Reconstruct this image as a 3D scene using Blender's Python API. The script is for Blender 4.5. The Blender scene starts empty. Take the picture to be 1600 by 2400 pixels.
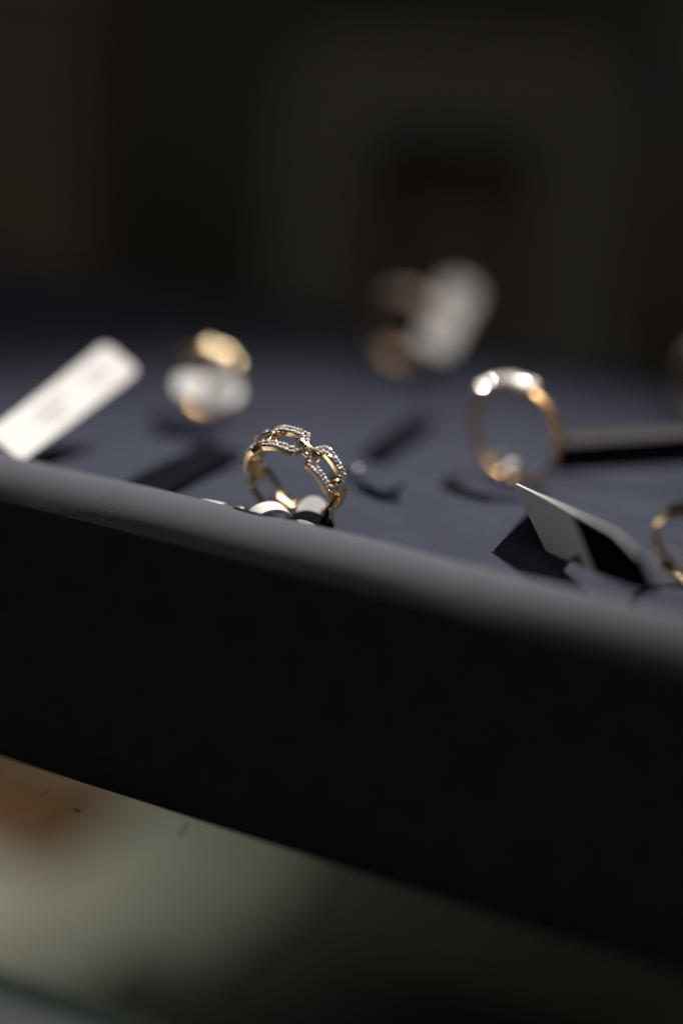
import bpy, bmesh, math, random
from math import sin, cos, radians, pi, hypot, atan2, sqrt
from mathutils import Vector, Matrix
random.seed(7)
S = 0.001                                   # the script is written in millimetres
sc = bpy.context.scene
col = sc.collection

# ------------------------------------------------------------------ camera
CAM = Vector((156.3, -286.5, 120.4))
fw = Vector((-0.42661, 0.83727, -0.34202))
up0 = Vector((-0.15527, 0.30474, 0.93969))
rt = Vector((0.89101, 0.45399, 0.0))
ROLL = radians(3.2)
cr = rt * cos(ROLL) + up0 * sin(ROLL)
cu = up0 * cos(ROLL) - rt * sin(ROLL)
cd = bpy.data.cameras.new('camera')
cam = bpy.data.objects.new('camera', cd); col.objects.link(cam)
M3 = Matrix((cr, cu, -fw)).transposed()
cam.matrix_world = Matrix.Translation(CAM * S) @ M3.to_4x4()
cd.sensor_fit = 'HORIZONTAL'; cd.sensor_width = 24.0; cd.lens = 63.75
cd.clip_start = 0.02; cd.clip_end = 60
cd.dof.use_dof = True; cd.dof.focus_distance = 0.3385; cd.dof.aperture_fstop = 1.75
cd.dof.aperture_blades = 0
sc.camera = cam

# ------------------------------------------------------------------ light (shop interior: one hard spot from behind, dim room)
w = bpy.data.worlds.new('World'); sc.world = w; w.use_nodes = True
bg = w.node_tree.nodes['Background']
bg.inputs[0].default_value = (0.9, 0.95, 1.1, 1); bg.inputs[1].default_value = 0.012

def aim(o, target):
    d = (Vector(target) * S - o.location).normalized()
    o.rotation_euler = d.to_track_quat('-Z', 'Y').to_euler()

def lamp(name, kind, loc, target, power, color, **kw):
    l = bpy.data.lights.new(name, kind); l.energy = power; l.color = color
    for k, v in kw.items(): setattr(l, k, v)
    o = bpy.data.objects.new(name, l); col.objects.link(o)
    o.location = Vector(loc) * S; aim(o, target)
    return o
KT = Vector((-8, 10, 0))
KL = KT + Vector((0.05, 0.61, 0.79)).normalized() * 1500
lamp('key_spot', 'SPOT', KL, KT, 190, (1.0, 0.965, 0.93), spot_size=radians(11), spot_blend=0.9, shadow_soft_size=0.014)
lamp('fill_front_left', 'AREA', (-750, -1100, 900), (0, 0, 0), 1.1, (0.9, 0.95, 1.0), shape='RECTANGLE', size=0.5, size_y=0.7)  # unseen fill added front-left, gives the gold something to reflect
lamp('fill_overhead', 'AREA', (500, -150, 1500), (0, 0, 0), 0.5, (1.0, 0.9, 0.78), shape='RECTANGLE', size=0.35, size_y=0.35)  # unseen overhead fill added for reflections in gold and stones
for k, (p, e, c) in enumerate((((420, -600, 1300), 2.7, (1, .9, .78)), ((-350, -250, 1400), 2.0, (1, .95, .9)), ((900, 150, 1200), 3.3, (1, .88, .74)), ((150, 60, 1500), 2.6, (1, .97, .94)))):
    lamp('sparkle_fill', 'POINT', p, (0, 0, 0), e, c, shadow_soft_size=0.03)  # unseen small lamps added to make the stones sparkle

sc.view_settings.view_transform = 'Standard'
sc.view_settings.look = 'None'
sc.view_settings.exposure = 0; sc.view_settings.gamma = 1
sc.view_settings.use_curve_mapping = False
sc.render.engine = 'CYCLES'
sc.cycles.use_denoising = True
sc.cycles.sample_clamp_indirect = 4.0
sc.cycles.max_bounces = 8; sc.cycles.transparent_max_bounces = 12
sc.cycles.caustics_reflective = False; sc.cycles.caustics_refractive = False

# ------------------------------------------------------------------ materials
def mat(name, base, rough=0.5, metal=0.0, spec=0.5, var=0.0, vscale=300.0, bump=0.0, bscale=900.0, sheen=0.0, stretch=(1, 1, 1)):
    m = bpy.data.materials.new(name); m.use_nodes = True
    nt = m.node_tree; b = nt.nodes['Principled BSDF']
    b.inputs['Base Color'].default_value = (*base, 1)
    b.inputs['Roughness'].default_value = rough
    b.inputs['Metallic'].default_value = metal
    b.inputs['Specular IOR Level'].default_value = spec
    if sheen:
        b.inputs['Sheen Weight'].default_value = sheen
        b.inputs['Sheen Roughness'].default_value = 0.6
    tc = nt.nodes.new('ShaderNodeTexCoord'); mp = nt.nodes.new('ShaderNodeMapping')
    mp.inputs['Scale'].default_value = stretch
    nt.links.new(tc.outputs['Object'], mp.inputs['Vector'])
    if var:
        n = nt.nodes.new('ShaderNodeTexNoise'); n.inputs['Scale'].default_value = vscale
        n.inputs['Detail'].default_value = 6
        nt.links.new(mp.outputs[0], n.inputs['Vector'])
        r = nt.nodes.new('ShaderNodeValToRGB')
        r.color_ramp.elements[0].position = 0.3; r.color_ramp.elements[1].position = 0.7
        r.color_ramp.elements[0].color = (*[c * (1 - var) for c in base], 1)
        r.color_ramp.elements[1].color = (*[min(1, c * (1 + var)) for c in base], 1)
        nt.links.new(n.outputs['Fac'], r.inputs[0]); nt.links.new(r.outputs[0], b.inputs['Base Color'])
    if bump:
        n2 = nt.nodes.new('ShaderNodeTexNoise'); n2.inputs['Scale'].default_value = bscale
        n2.inputs['Detail'].default_value = 4
        nt.links.new(mp.outputs[0], n2.inputs['Vector'])
        bp = nt.nodes.new('ShaderNodeBump'); bp.inputs['Strength'].default_value = bump
        bp.inputs['Distance'].default_value = 0.0004
        nt.links.new(n2.outputs['Fac'], bp.inputs['Height']); nt.links.new(bp.outputs[0], b.inputs['Normal'])
    return m
SUEDE = mat('blue_grey_suede', (0.032, 0.036, 0.054), 0.95, spec=0.12, var=0.16, vscale=70, bump=0.5, bscale=2600, sheen=0.03)
RIM = mat('grey_suede_rim', (0.080, 0.080, 0.092), 0.95, spec=0.12, var=0.06, vscale=200, bump=0.15, bscale=2600, sheen=0.03)
PANEL = mat('dark_suede', (0.029, 0.031, 0.042), 0.95, spec=0.1, var=0.12, vscale=200, bump=0.4, bscale=2600)
GOLD = mat('polished_gold', (0.96, 0.73, 0.44), 0.16, 1.0, var=0.05, vscale=700, bump=0.04, bscale=1500)
ROSE = mat('rose_gold', (0.72, 0.49, 0.32), 0.5, 1.0, var=0.05, vscale=700)
GEM = mat('diamond', (0.80, 0.75, 0.70), 0.16, 0.25, spec=1.0)
def vary(m, lo, hi):
    nt = m.node_tree; oi = nt.nodes.new('ShaderNodeObjectInfo'); r = nt.nodes.new('ShaderNodeValToRGB')
    r.color_ramp.elements[0].color = (*lo, 1); r.color_ramp.elements[1].color = (*hi, 1)
    nt.links.new(oi.outputs['Random'], r.inputs[0]); nt.links.new(r.outputs[0], nt.nodes['Principled BSDF'].inputs['Base Color'])
vary(GEM, (0.74, 0.62, 0.53), (1.0, 0.98, 0.97))
GOLD_SATIN = mat('satin_gold', (0.62, 0.38, 0.16), 0.42, 1.0, var=0.05, vscale=700)
CARD = mat('white_card', (0.78, 0.74, 0.71), 0.55, spec=0.3, var=0.03, vscale=900, bump=0.1, bscale=3000)
NAVY = mat('navy_print_and_shadow', (0.0035, 0.0038, 0.0065), 0.95, spec=0.04, var=0.1, vscale=900)  # navy print on tags; also paints the shadow strips on the tray
THREAD = mat('navy_thread', (0.012, 0.028, 0.055), 0.8, spec=0.2, var=0.3, vscale=1500, bump=0.5, bscale=3000)
INK = mat('black_ink', (0.015, 0.015, 0.017), 0.6, spec=0.2, var=0.1, vscale=2000)
GREYINK = mat('grey_ink', (0.40, 0.40, 0.41), 0.6, spec=0.2, var=0.1, vscale=2000)
CREAM = mat('cream_fabric', (0.46, 0.44, 0.385), 0.9, spec=0.1, var=0.12, vscale=30, bump=0.2)
WOOD = mat('brown_wood', (0.17, 0.085, 0.04), 0.6, var=0.25, vscale=25, bump=0.1, stretch=(1, 8, 1))
FLOOR = mat('dark_green_felt', (0.15, 0.145, 0.125), 0.95, spec=0.1, var=0.2, vscale=25)
FRAME = mat('grey_lacquer', (0.165, 0.148, 0.133), 0.7, spec=0.2, var=0.1, vscale=20)
BROWN = mat('dark_walnut', (0.17, 0.13, 0.095), 0.7, spec=0.2, var=0.25, vscale=12, stretch=(6, 6, 1))
BLACK = mat('black_lining', (0.085, 0.074, 0.062), 0.95, spec=0.05, var=0.2, vscale=10)
DUST = mat('lint', (0.10, 0.09, 0.08), 0.9, var=0.2)

def glass_material():
    m = bpy.data.materials.new('counter_glass'); m.use_nodes = True
    nt = m.node_tree; nt.nodes.remove(nt.nodes['Principled BSDF'])
    out = nt.nodes['Material Output']
    t = nt.nodes.new('ShaderNodeBsdfTransparent'); t.inputs[0].default_value = (0.93, 0.96, 0.94, 1)
    g = nt.nodes.new('ShaderNodeBsdfGlossy'); g.inputs['Roughness'].default_value = 0.03
    lw = nt.nodes.new('ShaderNodeLayerWeight'); lw.inputs[0].default_value = 0.5
    pw = nt.nodes.new('ShaderNodeMath'); pw.operation = 'POWER'; pw.inputs[1].default_value = 4.0
    f = nt.nodes.new('ShaderNodeMath'); f.operation = 'MULTIPLY_ADD'; f.inputs[1].default_value = 0.9; f.inputs[2].default_value = 0.04
    nt.links.new(lw.outputs['Facing'], pw.inputs[0]); nt.links.new(pw.outputs[0], f.inputs[0])
    mx = nt.nodes.new('ShaderNodeMixShader')
    nt.links.new(f.outputs[0], mx.inputs[0]); nt.links.new(t.outputs[0], mx.inputs[1]); nt.links.new(g.outputs[0], mx.inputs[2])
    nt.links.new(mx.outputs[0], out.inputs[0])
    return m
GLASS = glass_material()
GLASSEDGE = mat('green_glass_edge', (0.02, 0.03, 0.025), 0.25, spec=0.6, var=0.2, vscale=60)

# ------------------------------------------------------------------ mesh helpers
def mesh_obj(name, verts, faces, m, parent=None, smooth=None, loc=None):
    me = bpy.data.meshes.new(name)
    me.from_pydata([tuple(Vector(v) * S) for v in verts], [], faces)
    b = bmesh.new(); b.from_mesh(me); bmesh.ops.recalc_face_normals(b, faces=b.faces); b.to_mesh(me); b.free()
    me.materials.append(m)
    if smooth is not None:
        for p in me.polygons: p.use_smooth = True
        me.set_sharp_from_angle(angle=radians(smooth))
    o = bpy.data.objects.new(name, me); col.objects.link(o)
    if parent: o.parent = parent
    if loc is not None: o.location = Vector(loc) * S
    return o

def empty(name, loc, rot=None):
    o = bpy.data.objects.new(name, None); o.empty_display_size = 0.005; col.objects.link(o)
    mw = Matrix.Translation(Vector(loc) * S)
    if rot is not None: mw = mw @ rot.to_4x4()
    o.matrix_world = mw
    return o

def tag(o, label, cat, group=None):
    o['label'] = label; o['category'] = cat
    if group: o['group'] = group
    return o

def box_vf(x0, x1, y0, y1, z0, z1):
    v = [(x0, y0, z0), (x1, y0, z0), (x1, y1, z0), (x0, y1, z0), (x0, y0, z1), (x1, y0, z1), (x1, y1, z1), (x0, y1, z1)]
    return v, [(0, 1, 2, 3), (4, 5, 6, 7), (0, 1, 5, 4), (1, 2, 6, 5), (2, 3, 7, 6), (3, 0, 4, 7)]

def box(name, dims, m, parent=None, bevel=0.0, loc=None):
    v, f = box_vf(*dims)
    o = mesh_obj(name, v, f, m, parent, loc=loc)
    if bevel:
        b = bmesh.new(); b.from_mesh(o.data)
        bmesh.ops.bevel(b, geom=b.edges[:], offset=bevel * S, segments=3, affect='EDGES', profile=0.5)
        b.to_mesh(o.data); b.free()
    return o

def profile_x(name, prof, x0, x1, nx, m, parent=None, close=False, wob=0.0, ang=60):
    """sweep a (y, z) profile along x"""
    v, f = [], []
    n = len(prof)
    for i in range(nx + 1):
        x = x0 + (x1 - x0) * i / nx
        for j, (y, z) in enumerate(prof):
            k = wob * (sin(x * 0.061 + 1.3) + 0.6 * sin(x * 0.147 + y * 0.09)) if 0 < j < n - 1 else 0
            v.append((x, y, z + k))
    for i in range(nx):
        for j in range(n - 1 if not close else n):
            a = i * n + j; b2 = i * n + (j + 1) % n
            f.append((a, b2, b2 + n, a + n))
    return mesh_obj(name, v, f, m, parent, smooth=ang)

def tube(name, pts, r, m, parent=None, sides=8, closed=False, flat=1.0):
    pts = [Vector(p) for p in pts]; n = len(pts); v, f = [], []
    for i, p in enumerate(pts):
        a = pts[(i - 1) % n] if closed or i > 0 else p
        c = pts[(i + 1) % n] if closed or i < n - 1 else p
        t = (c - a).normalized(); u = t.cross(Vector((0, 0, 1)))
        if u.length < 1e-4: u = t.cross(Vector((0, 1, 0)))
        u.normalize(); q = t.cross(u)
        rr = r[i] if isinstance(r, (list, tuple)) else r
        for k in range(sides):
            an = 2 * pi * k / sides
            v.append(p + u * cos(an) * rr + q * sin(an) * rr * flat)
    for i in range(n if closed else n - 1):
        for k in range(sides):
            a = i * sides + k; b2 = i * sides + (k + 1) % sides
            a2 = ((i + 1) % n) * sides + k; b3 = ((i + 1) % n) * sides + (k + 1) % sides
            f.append((a, b2, b3, a2))
    if not closed:
        f.append(tuple(range(sides))); f.append(tuple((n - 1) * sides + k for k in range(sides)))
    return mesh_obj(name, v, f, m, parent, smooth=60)

def rounded(L, W, r, seg=5, r2=None):
    """outline of a rounded rectangle, length along x from 0 to L, width centred on y"""
    r2 = r if r2 is None else r2
    out = []
    for cx, cy, a0, rr in ((L - r2, W / 2 - r2, 0, r2), (r, W / 2 - r, 90, r), (r, -W / 2 + r, 180, r), (L - r2, -W / 2 + r2, 270, r2)):
        for k in range(seg + 1):
            a = radians(a0 + 90 * k / seg)
            out.append((cx + rr * cos(a), cy + rr * sin(a)))
    return out

def card(name, outline, org, ex, ey, thick, m, parent=None, curl=0.0):
    """a flat card cut to an outline, with a slight curl along its length"""
    org, ex, ey = Vector(org), Vector(ex).normalized(), Vector(ey)
    ey = (ey - ex * ey.dot(ex)).normalized(); ez = ex.cross(ey)
    b = bmesh.new()
    top = [b.verts.new((x, y, thick / 2)) for x, y in outline]
    bot = [b.verts.new((x, y, -thick / 2)) for x, y in outline]
    n = len(outline)
    b.faces.new(top); b.faces.new(bot[::-1])
    for i in range(n): b.faces.new((top[i], bot[i], bot[(i + 1) % n], top[(i + 1) % n]))
    xs = [x for x, _ in outline]; x0, x1 = min(xs), max(xs)
    for k in range(1, 8):
        x = x0 + (x1 - x0) * k / 8
        bmesh.ops.bisect_plane(b, geom=b.verts[:] + b.edges[:] + b.faces[:], plane_co=(x, 0, 0), plane_no=(1, 0, 0))
    for vv in b.verts:
        x, y, z = vv.co
        z += curl * ((x - (x0 + x1) / 2) / max(1, (x1 - x0) / 2)) ** 2
        vv.co = (ex * x + ey * y + ez * z) * S
    bmesh.ops.recalc_face_normals(b, faces=b.faces)
    me = bpy.data.meshes.new(name); b.to_mesh(me); b.free(); me.materials.append(m)
    o = bpy.data.objects.new(name, me); col.objects.link(o)
    if parent: o.parent = parent; o.location = (org * S) - parent.location
    else: o.location = org * S
    return o

# ------------------------------------------------------------------ setting: glass counter, cabinet below, dark back
GZ = -47.2
gl = box('glass_counter', (-420, 420, -94, 520, GZ - 8, GZ), GLASS); gl['kind'] = 'structure'
ge = box('glass_edge', (-420, 420, -97.5, -94.1, GZ - 8, GZ - 0.1), GLASSEDGE, gl, bevel=0.8)
box('edge_reflection', (-420, 420, -105, -97.6, GZ - 9, GZ - 1.5), mat('edge_reflection_tone', (.045, .052, .052), .4, var=.1, vscale=40), gl, bevel=1.0)  # paler colour stands in for the reflection along the glass edge
fl = box('cabinet_floor', (-700, 700, -500, 900, -212, -200), FLOOR); fl['kind'] = 'structure'
bw = box('back_wall', (-900, 900, 0, 12, -212, 966), BLACK); bw['kind'] = 'structure'
bw.rotation_euler = (0, 0, radians(27)); bw.location = Vector((-250, 620, 0)) * S

# things behind the tray, far out of focus
RZ27 = Matrix.Rotation(radians(27), 3, 'Z')
fr = empty('display_frame', (-98, 283, GZ), RZ27)
tag(fr, 'grey upright display frame with a rounded opening, blurred behind the tray', 'display frame')
def arch(name, x0, x1, z1, ix0, ix1, iz1, y0, y1, r, m, parent):
    inn = [(ix0, 0)] + [(ix0, iz1 - r)] + [(ix0 + r - r * cos(a), iz1 - r + r * sin(a)) for a in [radians(15 * k) for k in range(1, 7)]]
    inn += [(ix1 - r + r * sin(a), iz1 - r + r * cos(a)) for a in [radians(15 * k) for k in range(0, 7)]] + [(ix1, 0)]
    out = []
    ro = r * 1.6
    for t in range(len(inn)):
        out.append(None)
    o2 = [(x0, 0), (x0, z1 - ro)] + [(x0 + ro - ro * cos(a), z1 - ro + ro * sin(a)) for a in [radians(15 * k) for k in range(1, 7)]]
    o2 += [(x1 - ro + ro * sin(a), z1 - ro + ro * cos(a)) for a in [radians(15 * k) for k in range(0, 7)]] + [(x1, 0)]
    v, f = [], []
    n = len(inn)
    for y in (y0, y1):
        v += [(x, y, z) for x, z in o2] + [(x, y, z) for x, z in inn]
    for i in range(n - 1):
        f.append((i, i + 1, n + i + 1, n + i)); f.append((2 * n + i, 3 * n + i, 3 * n + i + 1, 2 * n + i + 1))
        f.append((i, 2 * n + i, 2 * n + i + 1, i + 1)); f.append((n + i, n + i + 1, 3 * n + i + 1, 3 * n + i))
    f += [(0, n, 3 * n, 2 * n), (n - 1, 3 * n - 1, 4 * n - 1, 2 * n - 1)]
    return mesh_obj(name, v, f, m, parent)
arch('frame_body', -62, 62, 107, -29, 27, 80, -14, 14, 12, FRAME, fr)
box('back_panel', (-29, 27, -2, 1, 0, 80), BROWN, fr)
box('foot', (-64, 64, -18, 18, 0.2, 4), FRAME, fr, bevel=1)
sb = empty('walnut_box', (-265, 235, GZ), RZ27)
tag(sb, 'dark brown walnut box at the left edge behind the tray', 'box')
box('box_body', (-40, 44, -30, 30, 0, 118), BROWN, sb, bevel=2)
box('lid', (-41, 45, -31, 31, 118.3, 126), BROWN, sb, bevel=2)
gb = empty('grey_display_block', (-8, 420, GZ), RZ27)
tag(gb, 'grey display block in the dark at the upper right', 'display block')
box('block_body', (-62, 120, -30, 30, 0, 118), FRAME, gb, bevel=3)
box('block_plinth', (-64, 122, -32, 32, -0.1, 60), BROWN, gb, bevel=2)

# ------------------------------------------------------------------ under the glass
pad = empty('cream_display_pad', (-165, 150, -200))
tag(pad, 'cream fabric pad lying in the cabinet under the glass', 'display pad')
pv = [(-70, -95), (40, -80), (62, -66), (55, -42), (84, -34), (86, 5), (80, 32), (62, 76), (-70, 62)]
n = len(pv)
po = mesh_obj('pad_cover', [(x, y, 0.5) for x, y in pv] + [(x * 0.97, y * 0.97, 2.5) for x, y in pv],
              [tuple(range(n)), tuple(range(n, 2 * n))] + [(i, (i + 1) % n, n + (i + 1) % n, n + i) for i in range(n)], CREAM, pad)
wb = empty('wooden_board', (-192, 160, -197.2))
tag(wb, 'brown wooden board on the cream pad under the glass', 'board')
box('board_base', (-36, 34, -30, 30, 0, 3), WOOD, wb, bevel=1)
for d in ((-36, 34, -30, -27, 3.1, 5), (-36, 34, 27, 30, 3.1, 5)): box('raised_lip', d, WOOD, wb, bevel=.6)
lamp('cabinet_lamp', 'SPOT', (-250, 60, -62), (-192, 128, -200), 1.0, (1.0, 0.95, 0.86), spot_size=radians(75), spot_blend=1.0, shadow_soft_size=0.02)

# lint on the glass
def lint(name, pts, r, label):
    o = tube(name, pts, r, DUST, sides=6); return tag(o, label, 'lint')
lint('lint_speck', [(-17.6, -46.7, GZ + .25), (-16.8, -46.6, GZ + .35), (-16.0, -46.5, GZ + .25)], [.12, .3, .12], 'dark oval speck of lint on the glass below the tray')
lint('lint_fibre', [(2.6, -39.3, -46.8), (3.1, -40.4, -46.5), (3.8, -42.4, -46.5), (4.0, -44.4, -46.8)], .16, 'short dark fibre on the glass hanging from the foot of the tray')
lint('lint_hair', [(-25.6, -43.3, -46.9), (-25.0, -44.8, -46.8), (-25.3, -46.4, -46.9)], .06, 'thin short hair on the glass at the far left of the tray foot')

# ------------------------------------------------------------------ the ring tray
tr = empty('ring_tray', (0, 60, GZ + 0.2))
tag(tr, 'blue grey suede ring tray with a padded front rim and dark front panel', 'ring tray')
def tparent(o): o.parent = tr; o.location = -tr.location; return o
X0, X1 = -330, 210
def pad_part(name, ys, drop, nx=90):
    v, f = [], []; ny = len(ys)
    for i in range(nx + 1):
        x = X0 + 4 + (X1 - X0 - 8) * i / nx
        for y, dz in zip(ys, drop):
            v.append((x, y + .25 * sin(x * .043), 0.25 * sin(x * .05 + y * .021) + 0.2 * sin(y * .083 - x * .02) - .2 + dz))
    for i in range(nx):
        for j in range(ny - 1):
            a = i * ny + j; f.append((a, a + ny, a + ny + 1, a + 1))
    return tparent(mesh_obj(name, v, f, SUEDE, smooth=180))
ys = [-8 + 46 * k / 14 for k in range(15)]
pad_part('front_pad', ys + [39.2, 40.0, 40.5, 40.7], [0] * 15 + [-.12, -.5, -1.1, -4])
ys = [43.5 + 96 * k / 30 for k in range(31)]
pad_part('rear_pad', [41.3, 41.6, 42.3] + ys, [-4, -2.0, -1.2] + [-1.0] * 31)
rim = [(-3, -1.5), (-4.5, .0), (-7, 1.5), (-10, 3.3), (-13, 4.7), (-16, 5.3), (-18.5, 5.2), (-20.8, 4.6), (-22.8, 3.5), (-24.3, 2.1), (-25.6, .2)]
tparent(profile_x('front_rim', rim, X0, X1, 120, RIM, wob=0.18, ang=180))
panel = [(-25.6, .2), (-26.3, -2), (-26.9, -4.5), (-27.6, -7), (-30, -16), (-33.3, -27), (-37.6, -39), (-38.7, -45), (-38.3, -46.4), (-36, -46.9), (-10, -46.9)]
tparent(profile_x('front_panel', panel, X0, X1, 60, PANEL, wob=0.05, ang=50))
tparent(box('back_rim', (X0, X1, 139.6, 145, -46.9, 0.5), PANEL, bevel=2))
tparent(box('side_panel', (X0 - 6, X0, -24, 145, -46.9, 0.5), PANEL, bevel=1.5))
tparent(box('side_panel', (X1, X1 + 6, -24, 145, -46.9, 0.5), PANEL, bevel=1.5))

# ------------------------------------------------------------------ rings
m_ = Vector((0.8022, 0.1691, -0.5762)).normalized(); n_ = Vector((0.598, -0.360, 0.720))
n_ = (n_ - m_ * n_.dot(m_)).normalized(); a_ = m_.cross(n_)
RING_ROT = Matrix((m_, n_, a_)).transposed()

def ring_empty(name, centre, rot, rout, sink=1.0):
    """Empty at the foot of the ring; returns it and the offset of the ring's centre in its frame"""
    down = rot.transposed() @ Vector((0, 0, -1))
    inpl = Vector((down.x, down.y, 0)).normalized() * rout
    foot = Vector(centre) + rot @ inpl
    return empty(name, foot, rot), -inpl

# --- the chain-link ring
RI, TH = 8.75, 1.25
def link_loops(bar, n_per=6):
    """outer and inner outline of an open link, unrolled: s along the band, w across"""
    O = [(3.35, 3.25), (4.15, 1.9), (4.6, 0.9), (4.6, -0.9), (4.15, -1.9), (3.35, -3.25), (-3.35, -3.25), (-4.15, -1.9), (-4.6, -0.9), (-4.6, 0.9), (-4.15, 1.9), (-3.35, 3.25)]
    b = bar
    I = [(2.35, 3.25 - b), (2.55, 1.15), (4.6 - b, 0.55), (4.6 - b, -0.55), (2.55, -1.15), (2.35, -3.25 + b), (-2.35, -3.25 + b), (-2.55, -1.15), (-4.6 + b, -0.55), (-4.6 + b, 0.55), (-2.55, 1.15), (-2.35, 3.25 - b)]
    oo, ii = [], []
    for k in range(12):
        k2 = (k + 1) % 12
        seg = 10 if k in (5, 11) else 3
        for t in range(seg):
            u = t / seg
            oo.append((O[k][0] * (1 - u) + O[k2][0] * u, O[k][1] * (1 - u) + O[k2][1] * u))
            ii.append((I[k][0] * (1 - u) + I[k2][0] * u, I[k][1] * (1 - u) + I[k2][1] * u))
    return oo, ii
def wrap(s, w, h):
    a = s / 9.3; r = RI + h
    return Vector((r * cos(a), r * sin(a), w))
def link_mesh(bar, bev, domed):
    oo, ii = link_loops(bar)
    # cross-section from outside edge to inside edge: (0..1 across, height 0..TH)
    if domed:
        cs = [(0, 0.15), (0, TH * .55), (.12, TH * .85), (.32, TH), (.46, TH * 1.02), (.5, TH * .9), (.54, TH * 1.02), (.68, TH), (.88, TH * .85), (1, TH * .55), (1, .15), (.9, 0), (.1, 0)]
    else:
        cs = [(0, .12), (0, TH - bev), (.1, TH), (.9, TH), (1, TH - bev), (1, .12), (.92, 0), (.08, 0)]
    v, f = [], []; n = len(oo); c = len(cs)
    for (o, i) in zip(oo, ii):
        for u, h in cs:
            v.append(wrap(o[0] * (1 - u) + i[0] * u, o[1] * (1 - u) + i[1] * u, h))
    for k in range(n):
        for j in range(c):
            f.append((k * c + j, k * c + (j + 1) % c, ((k + 1) % n) * c + (j + 1) % c, ((k + 1) % n) * c + j))
    return v, f

# gem: a small brilliant, table up
def gem_mesh(name, r):
    v, f = [], []
    for k in range(8):
        a = 2 * pi * (k + .5) / 8; v.append((r * .52 * cos(a), r * .52 * sin(a), r * .42))
    for k in range(8):
        a = 2 * pi * k / 8; v.append((r * cos(a), r * sin(a), 0))
    for k in range(8):
        a = 2 * pi * k / 8; v.append((r * cos(a), r * sin(a), -r * .25))
    f.append(tuple(range(8)))
    for k in range(8):
        f.append((8 + k, 8 + (k + 1) % 8, k)); f.append((8 + (k + 1) % 8, (k + 1) % 8, k))
        f.append((8 + k, 16 + k, 16 + (k + 1) % 8, 8 + (k + 1) % 8))
    me = bpy.data.meshes.new(name); me.from_pydata([tuple(Vector(p) * S) for p in v], [], f)
    b = bmesh.new(); b.from_mesh(me); bmesh.ops.recalc_face_normals(b, faces=b.faces); b.to_mesh(me); b.free()
    me.materials.append(GEM)
    return me
GEM_ME = gem_mesh('gem', 0.46)

def place_gem(me, parent, pos, normal, scale=1.0, tilt=0.22):
    o = bpy.data.objects.new('gem', me); col.objects.link(o); o.parent = parent
    nrm = (Vector(normal).normalized() + Vector((random.uniform(-1, 1), random.uniform(-1, 1), random.uniform(-1, 1))) * tilt).normalized()
    q = nrm.to_track_quat('Z', 'Y') @ Matrix.Rotation(random.uniform(0, 2 * pi), 3, 'Z').to_quaternion()
    o.rotation_mode = 'QUATERNION'; o.rotation_quaternion = q
    o.location = Vector(pos) * S; o.scale = (scale,) * 3
    return o

ch, off = ring_empty('chain_link_ring', (0, 0, 7.95), RING_ROT, RI + TH + .35)
tag(ch, 'gold chain-link ring with diamond pave links, in sharp focus beside the tray rim', 'ring')
LV, LF = link_mesh(1.6, .2, False)
PV, PF = link_mesh(1.2, .3, True)
pave = mesh_obj('link', LV, LF, GOLD, smooth=35); plain = mesh_obj('link', PV, PF, GOLD, smooth=45)
pave_me, plain_me = pave.data, plain.data
bpy.data.objects.remove(pave); bpy.data.objects.remove(plain)
oo, ii = link_loops(1.6)
def arc_samples(u, step, phase):
    pts = [(o[0] * (1 - u) + i[0] * u, o[1] * (1 - u) + i[1] * u) for o, i in zip(oo, ii)]
    L = [hypot(pts[(k + 1) % len(pts)][0] - pts[k][0], pts[(k + 1) % len(pts)][1] - pts[k][1]) for k in range(len(pts))]
    tot = sum(L); cnt = int(tot / step); res = []
    for q in range(cnt):
        d = ((q + phase) / cnt * tot) % tot
        k = 0
        while d > L[k]: d -= L[k]; k += 1
        t = d / L[k]; a, b = pts[k], pts[(k + 1) % len(pts)]
        res.append((a[0] * (1 - t) + b[0] * t, a[1] * (1 - t) + b[1] * t))
    return res
LINKS = [(5, False), (67, True), (129, True), (190, True), (251, False), (308, False)]
for ang, is_pave in LINKS:
    o = bpy.data.objects.new('link', pave_me if is_pave else plain_me); col.objects.link(o)
    o.parent = ch; o.location = off * S; o.rotation_euler = (0, 0, radians(ang))
    o['label'] = 'open gold link paved with small diamonds' if is_pave else 'plain polished gold open link'
    if is_pave:
        for u, ph, st in ((.24, 0, .72), (.76, .5, .72)):
            for (s, wv) in arc_samples(u, st, ph):
                p = wrap(s, wv, TH + .04); nr = Vector((p.x, p.y, 0))
                place_gem(GEM_ME, o, p, nr, random.uniform(.85, 1.12), .55)
# connectors: small loops that go over both end bars, in the plane of the ring
def connector_mesh():
    path = []
    hl, r0, r1 = 2.45, -.55, TH + .62
    hm, hr = (r0 + r1) / 2, (r1 - r0) / 2
    N = 12
    for k in range(N + 1):
        a = radians(-90 + 180 * k / N); path.append((hl - .5 + .75 * cos(a), hm + hr * sin(a), cos(a) * .75, hr * sin(a)))
    for k in range(N + 1):
        a = radians(90 + 180 * k / N); path.append((-hl + .5 + .75 * cos(a), hm + hr * sin(a), cos(a) * .75, hr * sin(a)))
    v, f = [], []; hw, ht = .46, .3
    cs = [(-hw, -ht * .5), (-hw, ht * .5), (-hw * .6, ht), (hw * .6, ht), (hw, ht * .5), (hw, -ht * .5), (hw * .6, -ht), (-hw * .6, -ht)]
    for s, h, ns, nh in path:
        l = hypot(ns, nh) or 1
        for wv, t in cs: v.append(wrap(s + ns / l * t, wv, h + nh / l * t))
    n, c = len(path), len(cs)
    for k in range(n):
        for j in range(c): f.append((k * c + j, k * c + (j + 1) % c, ((k + 1) % n) * c + (j + 1) % c, ((k + 1) % n) * c + j))
    return v, f
CV, CF = connector_mesh()
tmp = mesh_obj('connector', CV, CF, GOLD, smooth=50); con_me = tmp.data; bpy.data.objects.remove(tmp)
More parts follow.
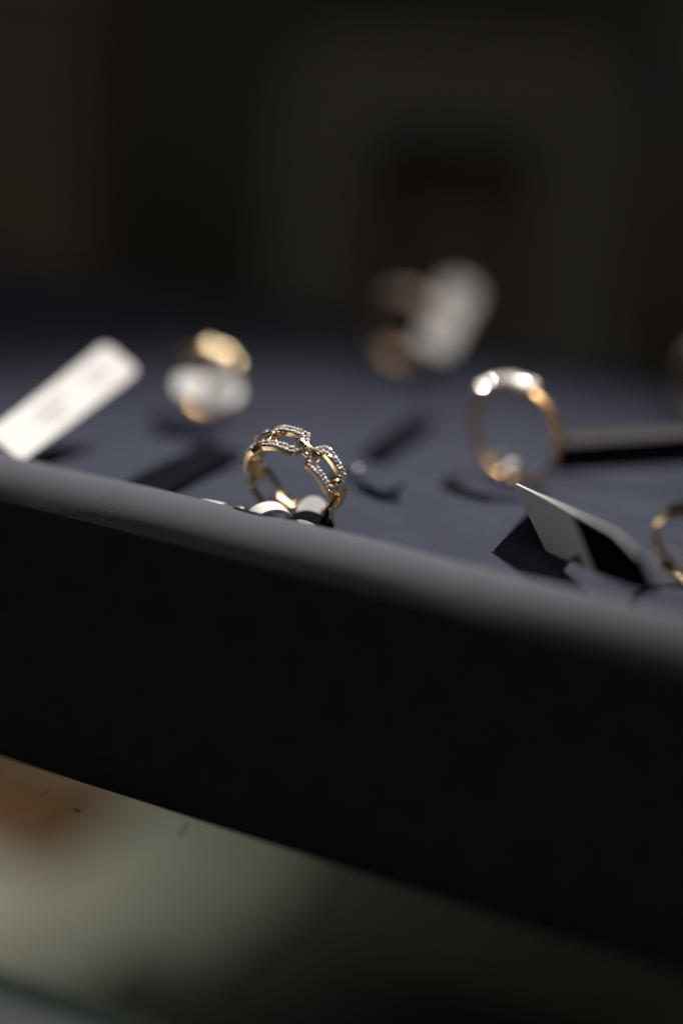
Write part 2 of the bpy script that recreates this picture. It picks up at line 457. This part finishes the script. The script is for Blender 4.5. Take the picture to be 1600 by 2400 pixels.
for k in range(6):
    a0, a1 = LINKS[k][0], LINKS[(k + 1) % 6][0] + (360 if k == 5 else 0)
    o = bpy.data.objects.new('connector', con_me); col.objects.link(o)
    o.parent = ch; o.location = off * S; o.rotation_euler = (0, 0, radians((a0 + a1) / 2))

# --- simpler band rings
def band_ring(name, centre, rot, rin, th, width, m, label, stones=(), beads=(), bead_r=1.6, top=0.0, taper=0.0, glint=0.0):
    """stones: (angle, across, radius); angle 90 = local y"""
    e, of = ring_empty(name, centre, rot, rin + th)
    v, f = [], []; N = 72
    for k in range(N):
        a = 2 * pi * k / N
        g = max(0.0, cos(a - top))            # wider and thicker towards the head
        wd = width * (1 - taper + taper * g) / 2; t = th * (1 - .4 * taper + .4 * taper * g)
        for x, h in ((-wd, .2), (-wd * .95, t * .55), (-wd * .6, t * .9), (0, t), (wd * .6, t * .9), (wd * .95, t * .55), (wd, .2), (wd * .7, 0), (-wd * .7, 0)):
            r = rin + h; v.append((r * cos(a), r * sin(a), x))
    for k in range(N):
        for j in range(9): f.append((k * 9 + j, k * 9 + (j + 1) % 9, ((k + 1) % N) * 9 + (j + 1) % 9, ((k + 1) % N) * 9 + j))
    bnd = mesh_obj('band', v, f, m, e, smooth=50); bnd.location = of * S
    for ang, across, r in stones:
        a = radians(ang); lift = .5 if glint else .1
        p = Vector(((rin + th + lift) * cos(a), (rin + th + lift) * sin(a), across))
        nr = Vector((cos(a), sin(a), across * .15))
        if glint: nr = nr * .10 + rot.transposed() @ Vector((.384, -.184, .904))
        place_gem(GEM_ME, bnd, p, nr, r / .43, glint or .2)
    for ang, across, r in beads:
        a = radians(ang); c = Vector(((rin + th * .8) * cos(a), (rin + th * .8) * sin(a), across))
        b = bmesh.new(); bmesh.ops.create_icosphere(b, subdivisions=3, radius=r * S)
        for vv in b.verts:                     # slightly flattened domes
            d = vv.co.dot(Vector((cos(a), sin(a), 0))); vv.co -= Vector((cos(a), sin(a), 0)) * d * .25
        me = bpy.data.meshes.new('bead'); b.to_mesh(me); b.free(); me.materials.append(GOLD)
        for pl in me.polygons: pl.use_smooth = True
        ob = bpy.data.objects.new('bead', me); col.objects.link(ob); ob.parent = bnd; ob.location = c * S
    return tag(e, label, 'ring', 'gold rings standing in the tray')

def rot_from(axis, upv=(0, 0, 1)):
    """local z along the ring's axis, local y as near up as possible"""
    z = Vector(axis).normalized(); y = Vector(upv); y = (y - z * y.dot(z)).normalized(); x = y.cross(z)
    return Matrix((x, y, z)).transposed()
R1 = rot_from((-.12, -.95, -.12))
stn = [(a, b, 1.55) for a in range(76, 142, 11) for b in (-1.3, .7)] + [(a + 5, -.3, .8) for a in range(76, 135, 11)]
band_ring('diamond_band_ring', (24.8, 48.6, 9.3), R1, 9.7, 1.4, 3.4, GOLD_SATIN, 'gold band ring topped with diamonds, standing behind the lettered tag', stn, top=radians(95), taper=.45, glint=.10)
R2 = rot_from((.05, -.97, -.1))
band_ring('beaded_gold_ring', (-49.5, 49.0, 7.0), R2, 6.6, 1.5, 4.5, GOLD_SATIN, 'gold ring with a beaded top above white tag lobes, left of the chain ring',
          [(a, 1.8, .9) for a in (62, 120)], [(62, .6, 2.9), (92, 1.4, 3.3), (122, .6, 2.9), (36, 0, 1.9), (148, 0, 1.8)], top=radians(90), taper=.4)
R3 = rot_from((.1, -.95, -.15))
band_ring('rose_gold_ring', (-32, 113, 9.6), R3, 8.3, 1.5, 4.0, ROSE, 'far rose gold ring beside the tall pale tag at the back of the tray', [(a, 0, 1.1) for a in range(60, 130, 14)], top=radians(90), taper=.4)
band_ring('dark_gold_ring', (47, 118, 9.0), R3, 8.2, 1.5, 4.0, ROSE, 'blurred gold ring at the right edge, behind the diamond band ring', [(a, 0, 1.0) for a in range(100, 160, 14)], top=radians(110), taper=.4)
band_ring('plain_gold_ring', (77.5, 9, 8.2), RING_ROT, 8.5, 1.5, 4.6, GOLD, 'plain gold ring cut off by the right edge, wearing a pale paper loop', top=radians(110), taper=.3)

# ------------------------------------------------------------------ tags
# long bright tag on the left
org = Vector((-60.2, -11.6, 5.0)); ex = Vector((0.09, 0.95, 0.30)); ey = Vector((-0.86, -0.08, 0.51))
t1 = empty('price_tag_or_shadow', org); tag(t1, 'long bright white paper tag leaning over the rim at far left', 'price tag')
card('tag_or_shadow_card', rounded(38, 9.4, 1.7), org, ex, ey, .35, CARD, t1, curl=.4)
exn = ex.normalized(); eyn = (ey - exn * ey.dot(exn)).normalized(); ezn = exn.cross(eyn)
for i, (a, b, l, wd) in enumerate(((27, 1.2, 6, .7), (28, -.8, 4.5, .7), (12, 1.8, 9, .6), (10, 0, 8, .6), (12, -1.8, 6, .6))):
    card('printed_line', [(0, -wd / 2), (l, -wd / 2), (l, wd / 2), (0, wd / 2)], org + exn * a + eyn * b + ezn * (.3 + .4 * ((a + l / 2 - 19) / 19) ** 2), ex, ey, .05, GREYINK, t1)

# far tag at the back
org = Vector((-22, 106, 7.0)); ex = Vector((-.05, .86, .51)); ey = Vector((-.84, -.30, .38))
t2 = empty('price_tag_or_shadow', org); tag(t2, 'pale paper tag standing up at the back, blurred against the dark', 'price tag')
card('tag_or_shadow_card', rounded(25, 9, 3.2), org, ex, ey, .35, CARD, t2, curl=.5)

# lobed tag under the beaded ring
org = Vector((-46.5, 36, 1.0))
t3 = empty('price_tag_or_shadow', org); tag(t3, 'white lobed paper tag hanging on the beaded gold ring', 'price tag')
lob = [(0 + 3.9 * cos(radians(a)), 3.8 + 3.7 * sin(radians(a))) for a in range(-20, 201, 20)] + [(0 + 3.9 * cos(radians(a)), -3.8 + 3.7 * sin(radians(a))) for a in range(160, 381, 20)]
card('tag_or_shadow_card', lob, org + Vector((2.6, 3, 7.6)), (-.25, .84, .42), (.93, .33, -.12), .35, CARD, t3, curl=.4)
card('tag_tail', rounded(11, 7, 2.5), org + Vector((5.5, -2, 4.6)), (.05, .72, .68), (1, .1, 0), .35, CARD, t3)

# twisted, lettered tag on the right
def cur(P, u):
    k = min(int(u * (len(P) - 1)), len(P) - 2); t = u * (len(P) - 1) - k
    p0, p1, p2, p3 = [Vector(P[max(0, min(len(P) - 1, k + q))]) for q in (-1, 0, 1, 2)]
    return .5 * ((2 * p1) + (p2 - p0) * t + (2 * p0 - 5 * p1 + 4 * p2 - p3) * t * t + (3 * p1 - p0 - 3 * p2 + p3) * t ** 3)
def ruled(name, top, bot, thick, m, parent, u0, u1, n=14, endr=0.0):
    """a strip of card between two edge curves, from parameter u0 to u1"""
    org = parent.location / S; rows = 6; V1, V2 = [], []
    for i in range(n + 1):
        u = u0 + (u1 - u0) * i / n
        a, b = cur(top, u), cur(bot, u); a2, b2 = cur(top, min(1, u + .01)), cur(bot, min(1, u + .01)); a1, b1 = cur(top, max(0, u - .01)), cur(bot, max(0, u - .01))
        for j in range(rows + 1):
            t = j / rows; p = a.lerp(b, t); nn = ((a2 - a1).lerp(b2 - b1, t)).cross(b - a).normalized()
            V1.append(p + nn * thick / 2 - org); V2.append(p - nn * thick / 2 - org)
    f = []; N = len(V1); c = rows + 1
    for i in range(n):
        for j in range(rows):
            q = (i * c + j, i * c + j + 1, (i + 1) * c + j + 1, (i + 1) * c + j); f.append(q); f.append(tuple(N + k for k in q))
    rimi = [i * c for i in range(n + 1)] + [n * c + j for j in range(1, c)] + [i * c + rows for i in range(n - 1, -1, -1)] + [j for j in range(rows - 1, 0, -1)]
    for k in range(len(rimi)):
        a, b = rimi[k], rimi[(k + 1) % len(rimi)]; f.append((a, b, N + b, N + a))
    o = mesh_obj(name, V1 + V2, f, m, parent, smooth=40)
    return o
TOP = [(39.3, 14.5, 10.5), (47.8, 8.8, 11.0), (55.0, 3.5, 11.6), (64.9, -2.9, 12.0), (71.1, -7.0, 10.4)]
BOT = [(48.1, 10.6, 0.9), (55.4, 5.1, 2.0), (61.5, 0.4, 3.0), (68.6, -4.2, 3.8), (74.6, -7.2, 4.6)]
REAR = [(36.4, 30.0, 0.4), (44.0, 27.0, 0.4), (51.0, 24.0, 0.4)]
t4 = empty('price_tag_or_shadow', (50, 10, 0)); tag(t4, 'folded white and navy tag with a black letter, standing by the right rim', 'price tag')
ruled('white_half', TOP, BOT, .8, CARD, t4, 0.0, .498)
ruled('folded_back', [Vector(p) + Vector((0, .5, .2)) for p in TOP[:3]], REAR, .5, CARD, t4, 0.0, 1.0)
ruled('navy_half', TOP, BOT, .8, NAVY, t4, .5, 1.0)
tube('folded_edge', [Vector(p) - Vector((50, 10, -.25)) for p in TOP], [.35, .45, .36, .26, .15], CARD, t4)
# the letter A printed on the white half, cut off by the fold
def on_card(u, t, off):
    a, b = cur(TOP, u), cur(BOT, u); d = (cur(TOP, u + .01) - cur(TOP, u - .01)).lerp(cur(BOT, u + .01) - cur(BOT, u - .01), t)
    nn = d.cross(b - a).normalized()
    if nn.y > 0: nn = -nn
    return a.lerp(b, t) + nn * off - Vector((50, 10, 0))
for (u0, t0), (u1, t1_), wd in (((.25, .96), (.385, .80), .45), ((.385, .80), (.36, .985), .40), ((.31, .91), (.372, .93), .2)):
    tube('letter_stroke', [on_card(u0 + (u1 - u0) * k / 4, t0 + (t1_ - t0) * k / 4, .42) for k in range(5)], wd, INK, t4, sides=6, flat=.8)

# loop tag on the chain ring: rolled strap, lobe and the flat tail lying behind the rim
t5 = empty('price_tag_or_shadow', (-3, -5, 0)); tag(t5, 'white looped tag with a navy underside threaded through the chain-link ring', 'price tag')
def strap(name, c, axis, r0, r1, width, a0, a1, m, parent, th=.3):
    z = Vector(axis).normalized(); x = z.cross(Vector((0, 0, 1))).normalized(); y = z.cross(x)
    if y.z < 0: y = -y; x = -x
    c = Vector(c) - parent.location / S; v, f = [], []; N = 30
    for k in range(N + 1):
        a = radians(a0 + (a1 - a0) * k / N)
        for r_ in (0, th):
            for wv in (-width / 2, width / 2):
                v.append(c + x * (r0 + r_) * cos(a) + y * (r1 + r_) * sin(a) + z * wv)
    for k in range(N):
        b0 = k * 4
        for q in ((0, 1, 5, 4), (2, 6, 7, 3), (0, 4, 6, 2), (1, 3, 7, 5)): f.append(tuple(b0 + i for i in q))
    f += [(0, 2, 3, 1), (N * 4, N * 4 + 1, N * 4 + 3, N * 4 + 2)]
    return mesh_obj(name, v, f, m, parent, smooth=50)
strap('loop_strap', (-1.7, -6.4, .7), (.80, -.58, -.12), 4.1, 3.1, 3.4, -30, 210, CARD, t5)
strap('inner_strap', (-1.7, -6.8, .1), (.62, -.70, -.3), 2.2, 1.9, 1.6, 0, 180, CARD, t5)
card('flat_tail', rounded(9, 5, 2.4), (-6, -9.0, 3.0), (-.99, -.06, .0), (0, -.95, .30), .35, CARD, t5, curl=0)
e1, e2 = Vector((.88, .40, -.14)), Vector((-.30, .68, .67))
disc = [(3.1 * cos(radians(a)), 3.9 * sin(radians(a))) for a in range(0, 360, 15)]
card('round_lobe', disc, (3.9, .4, 1.4), e1, e2, .4, CARD, t5)
strap('navy_fold', (4.4, -2.4, -.6), (-.1, .8, .1), 3.9, 2.7, 3.6, 5, 175, NAVY, t5)

# loop on the plain ring at the right edge
t6 = empty('price_tag_or_shadow', (70, 6, 0)); tag(t6, 'pale paper loop around the plain gold ring at the right edge', 'price tag')
strap('loop_strap', (75.6, -6.0, 9.4), (.5, -.6, .62), 2.7, 2.4, 1.5, 0, 360, CARD, t6)

# tag lying at the right, with a dark card painting the shadow below it
org = Vector((30, 58, 2.5)); t7 = empty('price_tag_or_shadow', org); tag(t7, 'grey tag lying on edge over a dark card painting its shadow, right of the diamond band ring', 'price tag')
card('tag_or_shadow_card', rounded(36, 6.5, 1.5), org, (.92, .36, .16), (-.25, .62, .74), .4, NAVY, t7)  # dark card painting the shadow under the tag
card('card_back', rounded(36, 3, 1.0), org + Vector((-1.0, 2.0, 2.8)), (.92, .36, .16), (-.2, .3, .93), .4, CARD, t7)

# navy thread
th_ = empty('tag_thread', (5, 22, 0)); tag(th_, 'knotted navy thread lying behind the chain-link ring', 'thread')
q = [(-4.5, 22.5, .8), (-2.8, 24.0, 1.6), (0, 24.8, 2.2), (2.5, 23.4, 1.5), (5.5, 21.2, 1.1), (8.4, 20.2, 1.0), (10.5, 21.8, 1.3), (11.4, 24.2, 2.2)]
tube('cord', [Vector(p) - Vector((5, 22, 0)) for p in q], [.6, .7, .7, .75, .9, 1.0, .9, .5], THREAD, th_, sides=10)
tube('cord_end', [Vector(p) - Vector((5, 22, 0)) for p in [(8.0, 19.8, .9), (10.2, 19.2, .9), (13.2, 19.6, .7)]], [.8, .6, .3], THREAD, th_, sides=10)
b = bmesh.new(); bmesh.ops.create_icosphere(b, subdivisions=2, radius=.75 * S)
me = bpy.data.meshes.new('crimp_bead'); b.to_mesh(me); b.free(); me.materials.append(mat('steel_crimp', (.6, .58, .56), .3, 1.0, var=.05))
for pl in me.polygons: pl.use_smooth = True
cb = bpy.data.objects.new('crimp_bead', me); col.objects.link(cb); cb.parent = th_; cb.location = Vector((-4.4, 3.0, 2.9)) * S

# dark flat strips that stand in for cast shadows on the pads
shadow_strip = empty('price_tag_or_shadow', (-31, 8, 0)); tag(shadow_strip, 'dark strip painting a shadow on the tray, left of the chain ring', 'price tag')
card('tag_or_shadow_card', rounded(31, 10.5, .8), (-31.0, -6.5, .7), (.02, 1, .03), (-1, 0, -.02), .4, NAVY, shadow_strip)
far_shadow_strip = empty('price_tag_or_shadow', (-4, 56, 0)); tag(far_shadow_strip, 'small dark strip painting a shadow between the chain ring and the far tag', 'price tag')
card('tag_or_shadow_card', rounded(30, 5.5, 1.2), (-4.5, 42, .6), (-.06, 1, .02), (-1, 0, .04), .4, NAVY, far_shadow_strip)

t10 = empty('price_tag_or_shadow', (23, 47, 0)); tag(t10, 'small pale paper loop at the foot of the diamond band ring', 'price tag')
strap('loop_strap', (26, 46.4, 1.2), (.95, -.3, .1), 2.6, 2.4, 2.0, -40, 220, CARD, t10)
card('round_lobe', [(1.9 * cos(radians(a)), 1.9 * sin(radians(a))) for a in range(0, 360, 15)], (22.6, 47.5, 3.2), (.9, .4, .0), (-.1, .15, .98), .35, CARD, t10)
